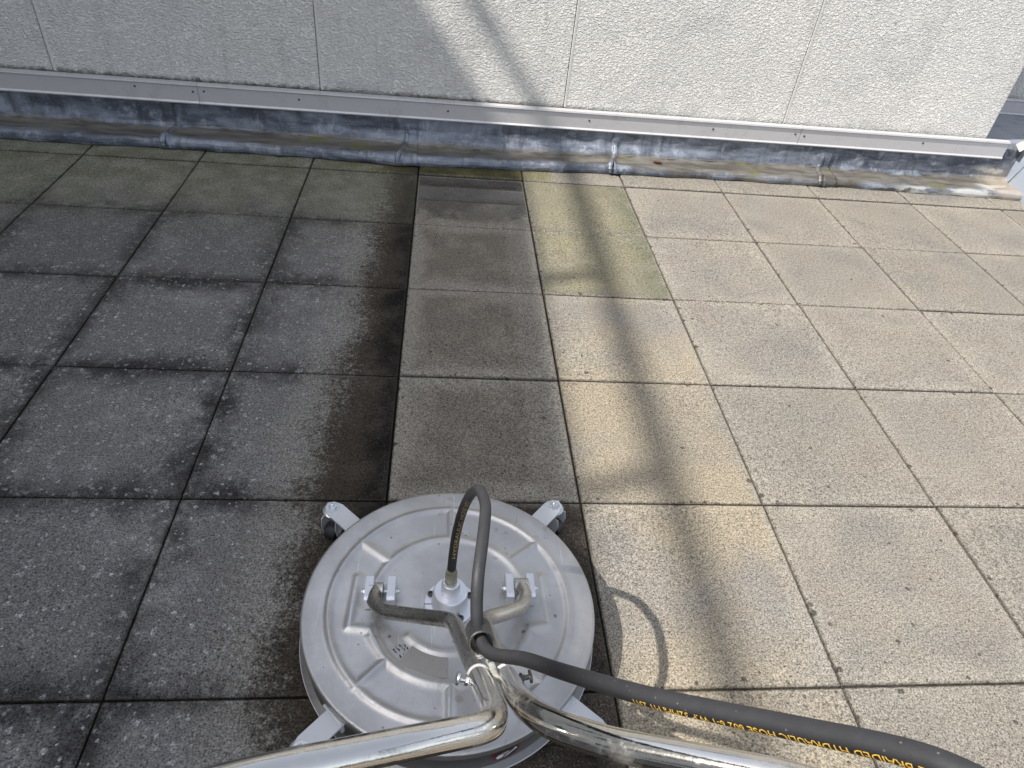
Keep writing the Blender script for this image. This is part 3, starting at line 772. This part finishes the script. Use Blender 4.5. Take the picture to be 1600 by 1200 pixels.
# weld beads between the two arms
b = B(); b.tube(spline([(.206, -2.655, .417), (.2085, -2.668, .428), (.210, -2.68, .437), (.211, -2.70, .455)], 8), [.0045 + .0012 * math.sin(i * 1.7) for i in range(25)], 10); b.build('weld_seam', WELD, fkL)

# hose guide ring
rc = Vector((.187, -2.668, .508)); ra_ = Vector((.07, -.83, .47)).normalized()
b = B(); b.lathe(rc - ra_ * .019, [(.0150, 0), (.0176, .0), (.0181, .001), (.0181, .037), (.0174, .038), (.0155, .038), (.0148, .037), (.0148, .001)], 44, ra_, caps=False); 
rb = b.bm; 
b.build('hose_guide', DARKST, fkL, True, 30)
b = B(); b.tube(spline([(.176, -2.650, .487), (.178, -2.656, .474), (.186, -2.660, .462), (.192, -2.666, .450)], 7), [.0055 + .0016 * math.sin(i * 2.1) for i in range(22)], 12); b.build('guide_weld', WELD, fkL)

# foil label between the beads and warning sticker on the skirt
def annular(r0, r1, a0, a1, z, mat, name, par, inner=None):
    b = B(); n = 30; A = []
    for k in range(n + 1):
        a = math.radians(a0 + (a1 - a0) * k / n); A.append([b.bm.verts.new(L(r * math.cos(a), r * math.sin(a), z)) for r in np.linspace(r0, r1, 5)])
    for k in range(n):
        for j in range(4): b.bm.faces.new((A[k][j], A[k + 1][j], A[k + 1][j + 1], A[k][j + 1]))
    o = b.build(name, mat, par); return o
annular(.1185, .1595, 232, 268, H0 + .0014, STICK, 'label_plate', mc)
annular(.1195, .1590, 296, 318, H0 + .0014, STICK, 'label_plate', mc)
b = B()                                      # remains of worn-off print beside the label
for k in range(34):
    a = math.radians(random.uniform(222, 231)); q = random.choice((.128, .134, .141, .148)) + random.uniform(-.001, .001)
    R3 = Matrix.Rotation(random.uniform(-.5, .5) + .4, 3, 'Z'); b.box(L(q * math.cos(a), q * math.sin(a), H0 + .0012), (random.uniform(.0007, .0014), random.uniform(.002, .0045), .0004), R3)
b.build('worn_print', BLK, mc, False)
def skirt_pt(a, z, off=.0008): 
    r = .2925 + off; return L(r * math.cos(a), r * math.sin(a), z)
a_c = math.radians(290.5); zc = .0735
def on_skirt(poly, off, name, mat, par):
    b = B(); b.bm.faces.new([b.bm.verts.new(skirt_pt(a_c + p[0] / .293, zc + p[1], off)) for p in poly])
    bmesh.ops.triangulate(b.bm, faces=b.bm.faces[:]); return b.build(name, mat, par, False)
el = lambda r, n=32: [(r * math.cos(2 * math.pi * k / n) * 1.15, r * math.sin(2 * math.pi * k / n)) for k in range(n)]
ws = thing('warning_sticker', (0, 0, 0), None, None); ws.parent = mc
on_skirt(el(.0255), .0010, 'sticker_ring', RED, ws); on_skirt(el(.0215), .0016, 'sticker_field', BLK, ws)
on_skirt([(-.021, -.006), (-.016, -.013), (-.008, -.011), (-.005, -.004), (-.010, .003), (-.017, .003)], .0022, 'symbol_palm', WHT, ws)
for dy in (-.003, .001, .005): on_skirt([(-.010, dy - .001), (.004, dy + .001), (.0045, dy + .0026), (-.010, dy + .001)], .0022, 'symbol_finger', WHT, ws)
on_skirt([(-.006, -.011), (-.002, -.012), (.021, .006), (.018, .009)], .0026, 'symbol_bar', WHT, ws)
on_skirt([(.002, .001), (.016, .013), (.019, .008), (.013, .009)], .0026, 'symbol_blade', WHT, ws)

# ================================================================== HOSE
hose = thing('hydraulic_hose', (.157, -2.365, .19), 'black rubber hose with yellow lettering looping from the hub through the ring', 'hose')
HP = [(.1570, -2.3700, .188), (.1570, -2.3670, .235), (.162, -2.352, .312), (.171, -2.352, .385), (.182, -2.372, .455), (.192, -2.405, .507), (.1975, -2.435, .524), (.1990, -2.475, .541), (.192, -2.540, .550), (.184, -2.600, .547), (.182, -2.642, .528),
      (.186, -2.668, .512), (.198, -2.704, .528), (.232, -2.752, .600), (.264, -2.801, .663), (.308, -2.882, .777), (.347, -2.924, .834), (.383, -2.960, .884), (.421, -3.002, .942), (.443, -3.030, .966), (.470, -3.058, .974), (.56, -3.18, .97), (.70, -3.42, .86), (.95, -3.75, .55), (1.2, -4.1, .12), (1.5, -4.6, .012), (2.1, -5.4, .012)]
HP = [tuple(Vector(p) + (M.translation - Vector(p)).normalized() * q) for p, q in zip(HP, [0, 0, 0, .006, .016, .028, .034, .036, .034, .028, .010] + [0] * 20)]
hc = spline(HP, 14); HR = .0087
b = B(); b.tube(hc, HR, 32); b.build('hose_body', RUB, hose)
fr = frames(hc)
b = B(); b.lathe((c0.x, c0.y, H0 + .070), [(.0125, 0), (.0125, .010), (.0108, .012), (.0104, .014)], 6); b.lathe((c0.x, c0.y, H0 + .083), [(.0105, 0), (.0118, .003), (.0118, .026), (.0112, .030), (.0104, .032)], 28); b.build('ferrule', FERR, hose)
# ink laid onto the tube: arc length + angle mapping
S = [0]
for i in range(1, len(hc)): S.append(S[-1] + (hc[i] - hc[i - 1]).length)
S = np.array(S); CAMP = Vector((.120309, -3.168866, 1.374669))
def hose_at(s, side, off):
    i = int(np.searchsorted(S, s)) - 1; i = max(0, min(i, len(hc) - 2)); f = (s - S[i]) / (S[i + 1] - S[i])
    p = hc[i].lerp(hc[i + 1], f); t = (fr[i][1].lerp(fr[i + 1][1], f)).normalized(); return p, t
def ink(text, s0, length, ref, ang, hgt, mat, name, flip):
    """text runs from s0 for 'length' (sign gives direction); ref(s) is the reference outward vector, ang rotates around the hose"""
    cu = bpy.data.curves.new('t', 'FONT'); cu.body = text; cu.size = 1.0; cu.resolution_u = 2
    o = bpy.data.objects.new('t', cu); col.objects.link(o); bpy.context.view_layer.update()
    me = bpy.data.meshes.new_from_object(o.evaluated_get(bpy.context.evaluated_depsgraph_get())); bpy.data.objects.remove(o); bpy.data.curves.remove(cu)
    bm = bmesh.new(); bm.from_mesh(me)
    bmesh.ops.triangulate(bm, faces=bm.faces[:])
    xs = [v.co.x for v in bm.verts]; x0, x1 = min(xs), max(xs)
    for _ in range(2):
        es = [e for e in bm.edges if e.calc_length() > .16]
        if es: bmesh.ops.subdivide_edges(bm, edges=es, cuts=1); bmesh.ops.triangulate(bm, faces=bm.faces[:])
    for v in bm.verts:
        s = s0 + length * (v.co.x - x0) / (x1 - x0); p, t = hose_at(s, 0, 0)
        r = ref(p, t); q = t.cross(r).normalized()
        a = ang(s) + flip * ((v.co.y - .35) * hgt) / HR
        d = r * math.cos(a) + q * math.sin(a); v.co = p + d * (HR + .00035)
    me2 = bpy.data.meshes.new(name); bm.to_mesh(me2); bm.free(); bpy.data.meshes.remove(me)
    o = link(name, me2, mat, hose); me2.transform(Matrix.Translation(-wloc(hose))); return o
def toward_cam(p, t):
    r = (CAM0 - p); r = r - t * r.dot(t); return r.normalized()
CAM0 = CAMP
i0 = min(range(len(hc)), key=lambda i: (hc[i] - Vector((.308, -2.882, .777))).length)
s_end = S[i0]
i1 = min(range(len(hc)), key=lambda i: (hc[i] - Vector((.436, -3.022, .962))).length)
ink('WIRE BRAIDED HYDRAULIC HOSE 602 6-1 W.P 32MPa MT 2311', S[i1], -(S[i1] - s_end), toward_cam, lambda s: 1.02, .0092, YEL, 'lettering', 1)
iA = 16; iB = min(range(30, 100), key=lambda i: (hc[i] - Vector((.183, -2.374, .46))).length)
ink('HYDRAULIC HOSE 602', S[20], S[iB] - S[20], toward_cam, lambda s: .30, .0100, YELD, 'lettering', -1)
